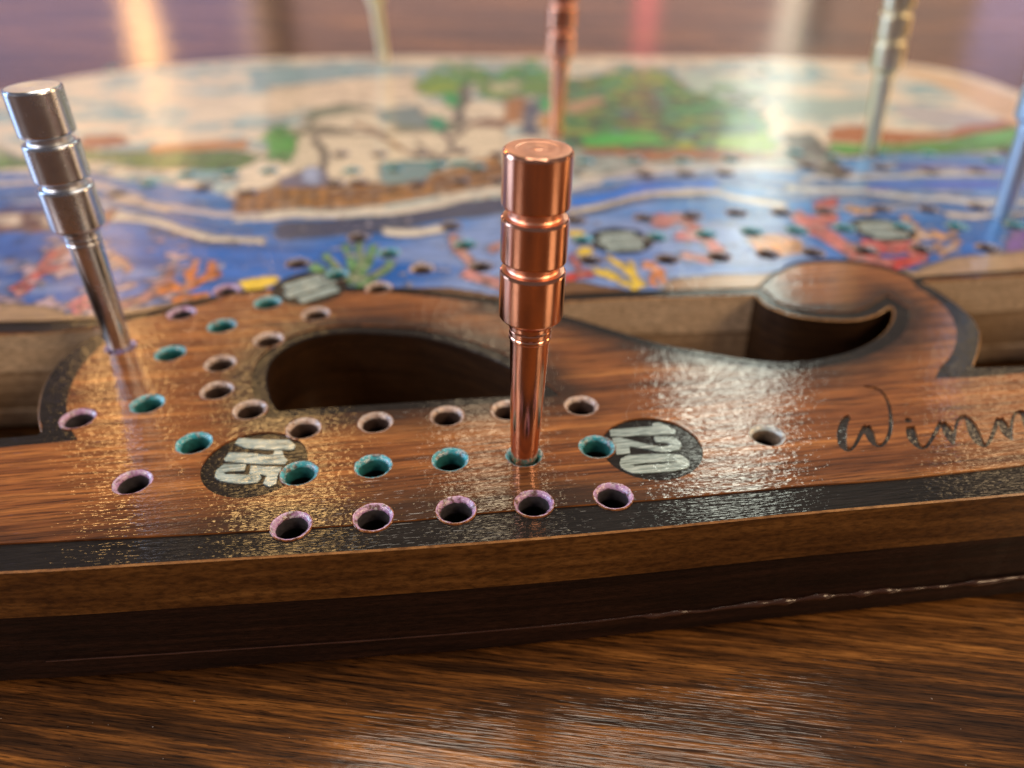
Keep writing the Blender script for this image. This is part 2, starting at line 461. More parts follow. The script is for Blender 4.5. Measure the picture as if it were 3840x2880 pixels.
# ------------------------------------------------------------------ peg holes
holes = []
def H(colour, pts):
    for p in U(pts): holes.append((p[0], p[1], colour))
H('purple', [(1092, 1969), (1399, 1938), (1710, 1910), (2002, 1886), (2300, 1858), (497, 1807), (292, 1569), (452, 1301), (681, 1174), (850, 1088)])
H('teal', [(1122, 1774), (1400, 1747), (1688, 1723), (1966, 1707), (2238, 1675), (728, 1661), (552, 1514), (639, 1325), (832, 1222), (1004, 1135), (1262, 1030), (1458, 949), (1745, 917)])
H('tan', [(1138, 1606), (1408, 1584), (1676, 1560), (1905, 1538), (2180, 1521), (937, 1536), (814, 1464), (826, 1363), (1007, 1274), (1184, 1177), (1420, 1078), (1583, 1008)])
H('dark', [(1804, 999)])
H('white', [(2877, 1632)])
H('dark', [(1117, 987), (1345, 890), (1691, 847)])
H('dark', [(2158, 826), (2416, 816), (2595, 808), (2762, 798), (2929, 796), (3091, 791), (3308, 783), (3486, 785), (3669, 774)])
H('teal', [(2184, 899), (2461, 889), (2644, 879), (2819, 869), (2987, 864), (3168, 855), (3384, 851), (3588, 849), (3805, 844)])
H('dark', [(2213, 973), (2502, 971), (2697, 962), (2880, 952), (3049, 946), (3246, 938), (3457, 932), (3703, 929)])
H('teal', [(2981, 572), (3125, 591), (3295, 574), (3482, 578), (3724, 599)])
H('dark', [(3036, 619), (3168, 640), (3308, 629), (3493, 640), (3665, 638), (3775, 565)])
H('dark', [(1278, 578), (1423, 578), (1572, 578), (1726, 568), (1865, 578)])
H('teal', [(1320, 640), (1480, 632), (1640, 622), (1790, 625)])
H('dark', [(1254, 687), (1343, 682), (1410, 682), (1567, 685), (1726, 677), (1870, 677)])
H('teal', [(2195, 605), (2380, 600), (2560, 600), (2740, 598)]); H('dark', [(2420, 655), (2570, 650), (2720, 648)])
H('teal', [(700, 655), (860, 650), (560, 690), (1010, 640)]); H('dark', [(440, 725), (760, 705), (930, 720)])
H('dark', [(3757, 812), (2086, 509), (3261, 565), (1441, 226)])
far_rows = [(x, 262 + 6 * math.sin(x)) for x in range(420, 3300, 175) if abs(x - 1441) > 90]
H('teal', far_rows)
RO = 1.66
keep = []
for h in holes:
    if all(math.hypot(h[0] - k[0], h[1] - k[1]) > 3.6 for k in keep): keep.append(h)
holes = keep
SEG = 24
circ = np.array([(math.cos(2 * math.pi * i / SEG), math.sin(2 * math.pi * i / SEG)) for i in range(SEG)])

# ------------------------------------------------------------------ engraved regions
badge_c = {'120': U([(2444, 1678)])[0], '115': U([(955, 1737)])[0], '110': U([(1162, 1078)])[0], 'a': U([(2326, 902)])[0], 'b': U([(3308, 859)])[0]}
BR = {'120': 4.38, '115': 4.42, '110': 4.5, 'a': 4.4, 'b': 4.4}
bcirc = np.array([(math.cos(2 * math.pi * i / 64), math.sin(2 * math.pi * i / 64)) for i in range(64)])
badges = {k: badge_c[k] + bcirc * BR[k] for k in badge_c}
za = lambda L: U([(2150 + x / 3.687, 1500 + y / 3.687) for x, y in L])
zb = lambda L: U([(650 + x / 3.687, 1550 + y / 3.687) for x, y in L])
digits = {'120': [
    za([(505, 405), (800, 380), (1095, 358), (1105, 312), (1190, 300), (1300, 350), (1415, 415), (1405, 460), (1000, 478), (520, 500)]),
    za([(540, 520), (650, 512), (900, 575), (1100, 622), (1200, 636), (1320, 622), (1345, 600), (1300, 580), (1140, 572), (1115, 500), (1200, 490), (1380, 500), (1470, 560), (1502, 630), (1460, 680), (1290, 715), (1130, 695), (930, 650), (775, 630), (785, 730), (600, 742)]),
    za([(640, 870), (660, 800), (760, 755), (1000, 740), (1300, 735), (1480, 750), (1580, 810), (1615, 880), (1580, 930), (1400, 970), (1150, 990), (850, 1010), (740, 970), (660, 920)])],
  '115': [
    zb([(850, 410), (900, 335), (1100, 345), (1300, 355), (1600, 360), (1640, 395), (1690, 435), (1660, 490), (1600, 495), (1300, 490), (1000, 470)]),
    zb([(700, 625), (770, 530), (1000, 535), (1300, 570), (1380, 560), (1400, 500), (1500, 505), (1530, 590), (1580, 640), (1540, 690), (1200, 690), (900, 670), (720, 655)]),
    zb([(570, 870), (590, 780), (700, 690), (1005, 695), (980, 780), (760, 790), (695, 815), (720, 833), (1045, 838), (1070, 715), (1500, 735), (1470, 800), (1440, 850), (1420, 960), (1330, 1005), (1240, 960), (1290, 850), (1195, 835), (1215, 880), (1160, 945), (1000, 960), (800, 950), (640, 920)])]}
digit_holes = {'120': za([(815, 890), (1000, 858), (1400, 838), (1440, 850), (1100, 880), (850, 905)])}
# numerals on the far badges, seen as three blurred pale bars each: same way up as the near ones
def bars(c, k):
    out = []
    ca, sa = math.cos(GRAIN), math.sin(GRAIN)
    for i, (y0, l) in enumerate(((2.05, 2.35), (0.0, 2.9), (-2.05, 2.35))):
        P = np.array([(-l, y0 - 0.82), (l, y0 - 0.82), (l + 0.3, y0), (l, y0 + 0.82), (-l, y0 + 0.82)])
        out.append(c + P @ np.array([[ca, sa], [-sa, ca]]))
    return out
digits['a'] = bars(badge_c['a'], 0); digits['b'] = bars(badge_c['b'], 1)
def bars_rot(c):
    out = []; a = math.radians(38); ca, sa = math.cos(a), math.sin(a)
    for (y0, l) in ((2.0, 2.3), (0.0, 3.1), (-2.1, 2.4)):
        P = np.array([(-l, y0 - 0.82), (l, y0 - 0.82), (l + 0.3, y0), (l, y0 + 0.82), (-l, y0 + 0.82)])
        out.append(c + P @ np.array([[ca, sa], [-sa, ca]]))
    return out
digits['110'] = bars_rot(badge_c['110'])

zw = lambda L: U(stroke([(3040 + x / 2.765, 1400 + y / 2.765, w_ * 1.25 / 2.765) for x, y, w_ in L]))
letters = [
  [zw([(408, 452, 44), (365, 480, 62), (332, 560, 78), (322, 650, 82), (335, 735, 72), (375, 785, 40), (420, 785, 28), (465, 735, 30), (505, 660, 36), (548, 580, 44), (580, 548, 46)]),
   zw([(585, 540, 50), (600, 590, 76), (622, 650, 76), (655, 710, 56), (705, 745, 36), (755, 730, 34), (800, 670, 36), (824, 590, 36), (832, 490, 34), (822, 380, 28), (790, 270, 24), (735, 190, 22), (660, 148, 18), (550, 135, 12)])],
  [zw([(978, 482, 34), (1010, 485, 44), (1048, 488, 30)]),
   zw([(1035, 548, 70), (1042, 610, 88), (1062, 670, 82), (1098, 725, 60), (1145, 765, 38), (1192, 762, 30), (1240, 705, 32), (1290, 620, 36), (1335, 535, 42), (1362, 508, 40)])],
  [zw([(1375, 505, 40), (1402, 560, 76), (1435, 620, 86), (1465, 690, 56), (1484, 742, 14)]),
   zw([(1484, 735, 16), (1492, 640, 28), (1505, 555, 26), (1528, 485, 28), (1570, 450, 30), (1618, 462, 44), (1660, 530, 82), (1700, 620, 96), (1745, 695, 76), (1795, 742, 42), (1830, 735, 32), (1868, 680, 34), (1900, 600, 38), (1930, 510, 42), (1955, 465, 40)])],
  [zw([(1968, 462, 44), (1995, 530, 76), (2035, 600, 86), (2066, 650, 56), (2090, 690, 14)]),
   zw([(2086, 680, 14), (2082, 560, 26), (2092, 480, 26), (2118, 420, 28), (2165, 398, 32), (2210, 425, 60), (2255, 510, 92), (2300, 600, 96), (2345, 680, 60), (2400, 690, 30)])]]

inner_px = [(0, 2038), (608, 2008), (1085, 1982), (1519, 1951), (1920, 1912), (2441, 1873), (2962, 1825), (3396, 1791), (3840, 1743)]
inner_line = np.vstack([resample([(-112, 62), (-106, 49), (-95, 43.6), (-62, 43.0), (-45, 43.4)], 2), U(resample(inner_px, 40)), resample([(50.5, 53.0), (62, 54.6), (82, 57.8), (94, 63), (103, 75)], 2)])
front_band = np.vstack([inner_line, [(130, 75), (130, 25), (-140, 25), (-140, 62)]])
ps = lambda L: U(stroke(L))
borders = [front_band,
  np.vstack([U(resample([(-420, 1660), (0, 1635), (149, 1613), (139, 1555), (143, 1507), (153, 1460), (176, 1410), (212, 1359), (251, 1323), (290, 1296), (341, 1261), (404, 1238)], 15)),
             U(resample([(420, 1262), (385, 1290), (350, 1325), (318, 1358), (290, 1398), (270, 1441), (255, 1480), (250, 1531), (255, 1575), (268, 1611)], 12)),
             U([(292, 1650), (157, 1664), (0, 1678), (-420, 1704)])]),
  offset(cutB, 1.4), offset(cutC, 1.7),
  ps([(-700, 1250, 44), (0, 1226, 44), (160, 1222, 42), (300, 1212, 36), (404, 1208, 28), (475, 1192, 24), (588, 1170, 22), (768, 1129, 20), (880, 1100, 16), (1000, 1086, 12)]),
  ps([(1290, 1085, 22), (1420, 1086, 20), (1546, 1094, 22), (1669, 1107, 22), (1780, 1121, 24), (1872, 1134, 26), (1965, 1147, 26)]),
  ps([(1965, 1140, 14), (2060, 1122, 14), (2122, 1113, 15), (2375, 1101, 14), (2457, 1096, 14), (2640, 1094, 14), (2840, 1085, 14)]),
  ps([(2840, 1090, 14), (2872, 1056, 18), (2927, 1017, 14), (3009, 985, 14), (3138, 977, 13), (3267, 992, 14), (3344, 1009, 15), (3421, 1040, 17), (3470, 1058, 18)]),
  ps([(3440, 1042, 14), (3550, 1036, 15), (3840, 1017, 16), (4500, 978, 16)]),
  np.vstack([U(resample([(3440, 1046), (3499, 1073), (3576, 1125), (3643, 1182), (3674, 1228), (3679, 1270), (3669, 1321), (3653, 1367)], 12)),
             U([(3840, 1362), (4330, 1350), (4330, 1385), (3840, 1398), (3653, 1414), (3506, 1418)]),
             U(resample([(3525, 1378), (3566, 1331), (3584, 1285), (3586, 1239), (3566, 1182), (3525, 1136), (3447, 1082), (3415, 1062)], 12))])]

art_px = [(-1500, 1270), (-700, 1246), (0, 1216), (333, 1200), (475, 1187), (588, 1165), (768, 1125), (860, 1100), (1000, 1085), (1158, 1078), (1300, 1083), (1546, 1092), (1870, 1131), (1965, 1140), (2120, 1110), (2457, 1093), (2834, 1087), (2872, 1056),
          (2927, 1017), (3009, 983), (3138, 976), (3267, 991), (3344, 1008), (3421, 1039), (3462, 1044), (3550, 1038), (3840, 1018), (4700, 970)]
art_line = U(resample(art_px, 20))
art_poly = np.vstack([art_line, [(170, 110), (170, 260), (-170, 260), (-170, 90)]])

# ------------------------------------------------------------------ triangulate the top
pv = []; pe = []
def add_loop(P, closed=True):
    i0 = len(pv); n = len(P)
    pv.extend([(float(x), float(y)) for x, y in P])
    pe.extend([(i0 + i, i0 + (i + 1) % n) for i in range(n if closed else n - 1)])
add_loop(top_outline)
for c in top_cuts: add_loop(c)
for x, y, _ in holes: add_loop(np.array((x, y)) + circ * RO)
for k in badges: add_loop(badges[k])
for k in digits:
    for d in digits[k]: add_loop(d)
for d in digit_holes.values(): add_loop(d)
for L in letters:
    for s_ in L: add_loop(s_)
for b_ in borders: add_loop(b_)
add_loop(art_line, False)
def grid(x0, x1, y0, y1, s):
    gx, gy = np.meshgrid(np.arange(x0, x1, s), np.arange(y0, y1, s * 0.87))
    gx = gx + (np.arange(gx.shape[0]) % 2)[:, None] * s / 2
    P = np.stack([gx.ravel(), gy.ravel()], 1) + rng.uniform(-0.12, 0.12, (gx.size, 2)) * s
    return P
G = np.vstack([grid(-62, 78, 76, 113, 0.44), grid(-112, -62, 76, 113, 1.5), grid(78, 108, 76, 113, 1.5), grid(-85, 95, 113, 150, 0.7), grid(-115, 108, 150, 216, 1.05), grid(-60, 60, 44, 90, 1.3)])
ok = inside(G, top_outline)
for c in top_cuts: ok &= ~inside(G, c)
G = G[ok]
pv.extend([(float(x), float(y)) for x, y in G])
res = delaunay_2d_cdt([Vector(p) for p in pv], pe, [], 0, 1e-4, False)
V2 = np.array([(p.x, p.y) for p in res[0]])
TRI = np.array([f for f in res[2] if len(f) == 3], int)
tc = V2[TRI].mean(1)
cross = np.cross(V2[TRI[:, 1]] - V2[TRI[:, 0]], V2[TRI[:, 2]] - V2[TRI[:, 0]])
TRI[cross < 0] = TRI[cross < 0][:, ::-1]
cls = np.full(len(TRI), -1)
NAMES = ['wood', 'art', 'border']; LEVEL = [0.0, 0.0, -0.15]
ins = inside(tc, top_outline)
for c in top_cuts: ins &= ~inside(tc, c)
HX = np.array([(h[0], h[1]) for h in holes])
for hx in HX: ins &= np.hypot(tc[:, 0] - hx[0], tc[:, 1] - hx[1]) > RO * 0.997
cls[ins] = 0
cls[ins & inside(tc, art_poly)] = 1
for b_ in borders: cls[ins & inside(tc, b_)] = 2
for k in badges:
    NAMES.append('badge_' + k); LEVEL.append(-0.16)
    cls[ins & inside(tc, badges[k])] = len(NAMES) - 1
for k in digits:
    for j, d in enumerate(digits[k]):
        NAMES.append('digit_%s_%d' % (k, j)); LEVEL.append(-0.06)
        sel = ins & inside(tc, d)
        if k in digit_holes and j == 2: sel &= ~inside(tc, digit_holes[k])
        cls[sel] = len(NAMES) - 1
for j, L in enumerate(letters):
    NAMES.append('letter_%d' % j); LEVEL.append(-0.22)
    for s_ in L: cls[ins & inside(tc, s_)] = len(NAMES) - 1
LEVEL = np.array(LEVEL)
# edge -> triangles
edge_map = {}
for ti, t in enumerate(TRI):
    if cls[ti] < 0: continue
    for a, b_ in ((t[0], t[1]), (t[1], t[2]), (t[2], t[0])):
        edge_map[(a, b_)] = ti
walls = {}
for (a, b_), ti in edge_map.items():
    tj = edge_map.get((b_, a))
    za_ = LEVEL[cls[ti]]; zb_ = LEVEL[cls[tj]] if tj is not None else -0.40
    if zb_ < za_ - 1e-6:
        walls.setdefault(cls[ti], []).append((a, b_, za_, zb_))
def class_mesh(ci, z_extra=0.0):
    tris = TRI[cls == ci]
    used, inv = np.unique(tris, return_inverse=True)
    faces = inv.reshape(-1, 3).tolist()
    verts = np.c_[V2[used], np.full(len(used), T + LEVEL[ci])]
    vl = verts.tolist()
    for a, b_, z1, z2 in walls.get(ci, []):
        i = len(vl)
        vl += [[*V2[a], T + z1], [*V2[a], T + z2], [*V2[b_], T + z2], [*V2[b_], T + z1]]
        faces.append([i, i + 1, i + 2, i + 3])
    return vl, faces, used

# ------------------------------------------------------------------ the picture (albedo per vertex, laid out on the board plane)
def paint(P):
    S = PR(P); n = len(P)
    X, Y = P[:, 0], P[:, 1]
    jx = (fbm(X * 0.17, Y * 0.17, 3, 2) - 0.5) * 2; jy = (fbm(X * 0.13, Y * 0.17, 9, 2) - 0.5) * 2
    far = 0.45 + np.clip((Y - 95) / 40, 0, 1) * 0.25
    # wobble of the brush, in mm then back to the tracing scale
    S = PR(np.stack([X + jx * 1.5 * far, Y + jy * 2.2 * far], 1))
    col = np.zeros((n, 3))
    def poly(pts, c, var=0.0):
        m = inside(S, np.array(pts, float)); col[m] = np.array(c)
        return m
    def st(pts, c, w0=None):
        L = [(p[0], p[1], p[2] if len(p) > 2 else w0) for p in pts]
        m = inside(S, stroke(L)); col[m] = np.array(c)
    def blob(x, y, rx, ry, c):
        col[((S[:, 0] - x) / rx) ** 2 + ((S[:, 1] - y) / ry) ** 2 < 1] = np.array(c)
    # sky: pale wood with blue-grey cloud washes
    col[:] = (0.74, 0.65, 0.51)
    cl = fbm(X * 0.10, Y * 0.16, 21, 4)
    c2_ = fbm(X * 0.22, Y * 0.35, 31, 3)
    m = (cl > 0.51); col[m] = (0.46, 0.56, 0.55)
    m = (cl > 0.58) & (c2_ > 0.45); col[m] = (0.22, 0.40, 0.44)
    m = (c2_ > 0.64); col[m] = (0.76, 0.66, 0.52)
    poly([(950, 250), (1200, 240), (1700, 255), (2050, 245), (2050, 275), (1700, 290), (1250, 330), (950, 345)], (0.25, 0.38, 0.42))
    poly([(1000, 330), (1560, 270), (1560, 380), (1300, 385), (1000, 430)], (0.72, 0.60, 0.46))
    poly([(2550, 275), (2800, 290), (2900, 340), (2760, 400), (2600, 350)], (0.42, 0.54, 0.48))
    poly([(2930, 370), (3280, 360), (3270, 430), (3080, 450), (2930, 430)], (0.33, 0.45, 0.42))
    poly([(3370, 390), (3520, 400), (3760, 450), (3700, 490), (3500, 480), (3370, 440)], (0.42, 0.42, 0.44))
    # sea
    wave = [(-900, 660), (0, 650), (300, 640), (500, 680), (800, 720), (1000, 800), (1300, 820), (1700, 780), (1900, 735), (2140, 690), (2400, 640), (2700, 610), (3000, 620), (3150, 600), (3300, 580), (3840, 575), (4700, 560)]
    sea = wave + [(4700, 1400), (-900, 1400)]
    m = inside(S, np.array(sea, float))
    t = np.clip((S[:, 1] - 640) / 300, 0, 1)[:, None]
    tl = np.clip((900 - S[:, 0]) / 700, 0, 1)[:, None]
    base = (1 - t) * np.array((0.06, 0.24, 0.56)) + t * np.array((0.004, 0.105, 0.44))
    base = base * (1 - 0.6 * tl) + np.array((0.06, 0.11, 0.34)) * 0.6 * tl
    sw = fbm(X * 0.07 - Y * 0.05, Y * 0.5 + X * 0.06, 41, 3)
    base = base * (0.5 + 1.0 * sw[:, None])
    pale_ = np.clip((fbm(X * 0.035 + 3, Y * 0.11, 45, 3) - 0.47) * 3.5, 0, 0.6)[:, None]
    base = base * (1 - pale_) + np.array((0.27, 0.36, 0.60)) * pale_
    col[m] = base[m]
    foam = fbm(X * 0.06, Y * 0.42 + X * 0.03, 51, 3)
    fm = m & (foam > 0.66) & (S[:, 1] < 800); col[fm] = (0.42, 0.46, 0.55)
    # white and dark wave lines
    WH = (0.62, 0.58, 0.50); DK = (0.045, 0.06, 0.12)
    st([(1050, 862), (1300, 852), (1600, 815), (1900, 765)], DK, 58)
    st([(880, 812), (945, 809), (1300, 799), (1646, 764), (1900, 702)], WH, 30)
    st([(1433, 866), (1560, 872), (1665, 862)], WH, 26)
    for k, (dy, c) in enumerate(((24, (0.30, 0.42, 0.70)), (40, (0.03, 0.12, 0.44)), (58, (0.40, 0.48, 0.66)))):
        st([(2140, 700 + dy), (2300, 672 + dy), (2500, 640 + dy), (2750, 632 + dy), (3000, 662 + dy), (3300, 690 + dy), (3600, 700 + dy), (3900, 706 + dy)], c, 7 + 3 * (k == 1))
        st([(0, 705 + dy), (250, 700 + dy), (480, 730 + dy), (700, 790 + dy), (950, 830 + dy)], c, 6)
    st([(2140, 757), (2300, 728), (2457, 708), (2700, 690)], (0.02, 0.17, 0.66), 44)
    st([(2130, 790), (2250, 770), (2375, 737), (2500, 722), (2660, 726), (2760, 744), (2950, 770)], WH, 20)
    st([(2130, 808), (2250, 788), (2375, 757), (2500, 740), (2660, 744)], DK, 9)
    st([(2050, 715), (2250, 680), (2450, 640), (2800, 622), (3000, 640)], (0.50, 0.50, 0.50), 26)
    st([(2950, 700), (3200, 712), (3500, 745), (3840, 752), (4200, 760)], (0.50, 0.54, 0.56), 20)
    st([(3000, 672), (3300, 655), (3600, 655), (3840, 660), (4200, 670)], (0.48, 0.49, 0.50), 18)
    st([(3250, 700), (3500, 690), (3840, 700), (4200, 705)], (0.06, 0.13, 0.52), 26)
    st([(3370, 626), (3600, 622), (3840, 640)], (0.07, 0.13, 0.50), 20)
    st([(3560, 802), (3700, 806), (3840, 800), (4000, 798)], WH, 16)
    st([(0, 690), (180, 676), (420, 700), (620, 770), (800, 800), (980, 800)], (0.50, 0.47, 0.50), 22)
    st([(300, 815), (450, 812), (620, 838), (790, 888), (1000, 900)], WH, 28)
    st([(560, 862), (700, 884), (800, 908), (900, 912)], DK, 10)
    st([(400, 738), (520, 752), (650, 790)], (0.60, 0.50, 0.40), 20)
    st([(0, 780), (150, 770), (330, 790)], (0.05, 0.05, 0.20), 14)
    # rope border at the left
    poly([(-400, 815), (0, 799), (199, 794), (199, 862), (0, 876), (-400, 890)], (0.22, 0.10, 0.07))
    for x in range(-380, 200, 50):
        blob(x, 833 - x * 0.03, 19, 26, (0.62, 0.52, 0.42))
    poly([(385, 790), (440, 780), (420, 830), (380, 835)], (0.25, 0.09, 0.07))
    # ship: sails, hull, deck
    poly([(1100, 500), (1180, 420), (1440, 410), (1600, 440), (1900, 470), (1905, 600), (1760, 610), (1500, 670), (1250, 690), (1120, 680)], (0.66, 0.58, 0.44))
    st([(1110, 500), (1220, 484), (1330, 488)], (0.16, 0.16, 0.11), 18)
    st([(1480, 482), (1600, 474), (1720, 470)], (0.17, 0.20, 0.14), 26)
    st([(1760, 466), (1830, 460), (1900, 466)], (0.22, 0.12, 0.08), 18)
    poly([(1150, 440), (1180, 410), (1300, 388), (1430, 405), (1300, 415), (1180, 450), (1150, 490)], (0.16, 0.20, 0.14))
    poly([(1420, 410), (1580, 395), (1620, 470), (1430, 470)], (0.17, 0.24, 0.25))
    st([(1345, 460), (1430, 512), (1530, 565), (1630, 590)], (0.36, 0.22, 0.12), 13)
    st([(1655, 480), (1688, 540), (1650, 610), (1592, 725)], (0.09, 0.06, 0.08), 15)
    st([(1650, 600), (1590, 560), (1560, 530)], (0.12, 0.09, 0.07), 8)
    st([(1688, 540), (1740, 500), (1760, 470)], (0.12, 0.09, 0.07), 8)
    st([(1165, 520), (1205, 560), (1222, 620), (1238, 680)], (0.10, 0.10, 0.08), 20)
    st([(1150, 505), (1300, 500), (1500, 498), (1760, 486)], (0.11, 0.10, 0.08), 7)
    poly([(870, 720), (1000, 707), (1045, 677), (1249, 695), (1447, 680), (1617, 648), (1776, 603), (1890, 590), (1895, 692), (1597, 742), (1298, 777), (1000, 795), (870, 795)], (0.40, 0.19, 0.045))
    for x0, y0, x1, y1 in ((1250, 720, 1600, 690), (1250, 745, 1600, 712), (1640, 672, 1890, 620), (1640, 690, 1890, 642), (1640, 708, 1890, 664)):
        st([(x0, y0), ((x0 + x1) / 2, (y0 + y1) / 2), (x1, y1)], (0.17, 0.07, 0.02), 7)
    for x in range(890, 1260, 58): st([(x, 720), (x + 4, 760), (x + 8, 790)], (0.20, 0.085, 0.02), 13)
    poly([(1050, 670), (1130, 640), (1240, 640), (1240, 700), (1050, 705)], (0.16, 0.15, 0.22))
    blob(1175, 655, 36, 34, (0.35, 0.42, 0.62))
    poly([(1415, 625), (1480, 610), (1620, 605), (1640, 640), (1600, 690), (1440, 690), (1410, 650)], (0.16, 0.26, 0.28))
    st([(1415, 622), (1500, 607), (1760, 610)], (0.03, 0.24, 0.26), 12)
    # palms and jungle
    poly([(1000, 520), (1090, 505), (1110, 560), (1090, 610), (1005, 600)], (0.10, 0.33, 0.08))
    poly([(1557, 304), (1721, 290), (1736, 329), (1686, 364), (1562, 349)], (0.20, 0.32, 0.04))
    poly([(1651, 345), (1716, 345), (1716, 405), (1661, 395)], (0.03, 0.30, 0.10))
    poly([(1602, 424), (1671, 446), (1676, 483), (1646, 500), (1611, 462)], (0.03, 0.26, 0.15))
    st([(1745, 290), (1740, 350), (1725, 420), (1720, 470)], (0.10, 0.10, 0.09), 34)
    poly([(1786, 294), (2059, 262), (2080, 364), (1945, 349), (1875, 379), (1786, 364)], (0.11, 0.24, 0.06))
    poly([(1820, 306), (1900, 298), (1965, 312), (1930, 340), (1840, 345)], (0.48, 0.48, 0.30))
    poly([(1905, 374), (1975, 354), (1960, 459), (1885, 459)], (0.34, 0.16, 0.06))
    poly([(1970, 390), (2020, 380), (2010, 520), (1970, 510)], (0.08, 0.10, 0.16))
    poly([(2014, 389), (2075, 355), (2100, 414), (2030, 420)], (0.02, 0.36, 0.10))
    poly([(2030, 430), (2080, 420), (2090, 470), (2040, 490)], (0.46, 0.24, 0.07))
    jung = inside(S, np.array([(2100, 300), (2300, 275), (2520, 280), (2600, 345), (2750, 385), (2870, 420), (2890, 540), (2700, 562), (2120, 562), (2090, 400)], float))
    jn = fbm(X * 0.30, Y * 0.45, 61, 3); j2 = fbm(X * 0.22, Y * 0.30, 71, 3)
    col[jung] = (0.045, 0.20, 0.06)
    col[jung & (jn > 0.54)] = (0.09, 0.34, 0.10)
    col[jung & (jn < 0.40)] = (0.05, 0.075, 0.06)
    col[jung & (j2 > 0.60)] = (0.22, 0.30, 0.06)
    col[jung & (j2 < 0.36)] = (0.10, 0.24, 0.22)
    fr_ = np.random.default_rng(5)
    def frond(x, y, n, R, c1, c2, w_=11):
        for k in range(n):
            a = math.pi * (k + 0.5) / n + fr_.uniform(-0.15, 0.15); r = R * fr_.uniform(0.75, 1.15)
            dx, dy = math.cos(a) * r, -math.sin(a) * r * 0.40
            st([(x, y, w_), (x + dx * 0.5, y + dy * 1.0 - 4, w_ * 1.5), (x + dx, y + dy * 0.55 + r * 0.16, 3)], c1 if k % 2 else c2)
    frond(1738, 312, 9, 190, (0.20, 0.36, 0.04), (0.05, 0.28, 0.09))
    frond(1965, 300, 9, 170, (0.12, 0.36, 0.06), (0.04, 0.26, 0.10))
    frond(2400, 330, 9, 190, (0.24, 0.36, 0.05), (0.06, 0.30, 0.08))
    frond(2240, 400, 7, 130, (0.09, 0.34, 0.09), (0.03, 0.22, 0.10))
    frond(2620, 430, 8, 170, (0.10, 0.38, 0.12), (0.05, 0.25, 0.09))
    frond(2790, 470, 7, 120, (0.16, 0.40, 0.14), (0.07, 0.28, 0.16))
    frond(1050, 520, 6, 100, (0.14, 0.36, 0.08), (0.05, 0.25, 0.07))
    for k in range(60):
        x, y = fr_.uniform(2120, 2860), fr_.uniform(330, 545)
        st([(x - 35, y + fr_.uniform(-6, 10)), (x, y - 6), (x + 35, y + fr_.uniform(-4, 12))], [(0.03, 0.10, 0.05), (0.12, 0.36, 0.10), (0.26, 0.34, 0.07), (0.07, 0.07, 0.05), (0.06, 0.27, 0.16)][k % 5], 9)
    poly([(2100, 390), (2250, 360), (2300, 380), (2140, 430)], (0.40, 0.26, 0.15))
    poly([(2170, 505), (2480, 498), (2500, 540), (2200, 548)], (0.05, 0.40, 0.07))
    poly([(2690, 508), (2890, 498), (2900, 570), (2690, 560)], (0.28, 0.48, 0.12))
    blob(2575, 545, 42, 20, (0.30, 0.40, 0.05))
    poly([(2190, 556), (2420, 562), (2560, 552), (2800, 562), (2920, 592), (2700, 606), (2430, 600), (2200, 580)], (0.34, 0.13, 0.045))
    poly([(2420, 580), (2520, 572), (2640, 580), (2600, 600), (2430, 604)], (0.52, 0.24, 0.06))
    poly([(2150, 580), (2400, 585), (2400, 640), (2150, 660)], (0.32, 0.38, 0.36))
    # left shore
    poly([(-300, 620), (0, 605), (90, 588), (330, 558), (550, 570), (900, 572), (1000, 590), (900, 632), (500, 628), (330, 602), (100, 628), (-300, 650)], (0.14, 0.26, 0.06))
    poly([(320, 505), (430, 498), (480, 540), (300, 560)], (0.32, 0.13, 0.06))
    poly([(540, 548), (930, 520), (940, 562), (560, 576)], (0.50, 0.24, 0.08))
    # right shore
    poly([(3104, 474), (3261, 468), (3346, 495), (3537, 495), (3729, 458), (3900, 430), (3840, 480), (3622, 514), (3325, 534), (3104, 530)], (0.36, 0.13, 0.04))
    poly([(3108, 534), (3261, 538), (3537, 526), (3700, 495), (3840, 468), (4100, 440), (4100, 560), (3840, 568), (3537, 572), (3282, 576), (3172, 584), (3100, 570)], (0.075, 0.27, 0.05))
    poly([(3108, 540), (3230, 545), (3220, 570), (3150, 580)], (0.10, 0.42, 0.05))
    poly([(3640, 520), (3750, 490), (3880, 470), (3880, 510), (3700, 530)], (0.12, 0.42, 0.10))
    poly([(2935, 512), (3050, 503), (3110, 580), (3180, 640), (3130, 672), (3030, 640), (2955, 590)], (0.10, 0.10, 0.085))
    poly([(3000, 560), (3060, 560), (3120, 625), (3060, 640)], (0.30, 0.31, 0.28))
    # bare margin on the right
    poly([(3340, 215), (3560, 220), (3860, 340), (4300, 600), (4200, 640), (3840, 490), (3700, 405), (3520, 320), (3350, 262)], (0.66, 0.47, 0.29))
    rim_ = np.zeros(n, bool); fy = Y > 150
    rim_[fy] = seg_dist(P[fy], np.vstack([outline, outline[:1]])[::2]) < (4.2 + 1.5 * jx)[fy]
    col[rim_] = (0.76, 0.67, 0.53)
    # corals
    PK = (0.55, 0.14, 0.13); RD = (0.62, 0.05, 0.04); OR = (0.72, 0.20, 0.015); YE = (0.72, 0.52, 0.04); GR = (0.15, 0.36, 0.13)
    st([(50, 1100), (110, 1065), (150, 1020), (200, 965), (265, 930)], PK, 46)
    st([(150, 1020), (230, 1010), (260, 990)], PK, 26)
    st([(280, 1160), (330, 1130), (380, 1110)], (0.52, 0.15, 0.22), 60)
    st([(420, 965), (470, 985), (495, 1015)], (0.50, 0.26, 0.22), 36)
    st([(440, 1145), (540, 1115), (600, 1060), (650, 1010)], (0.42, 0.20, 0.20), 38)
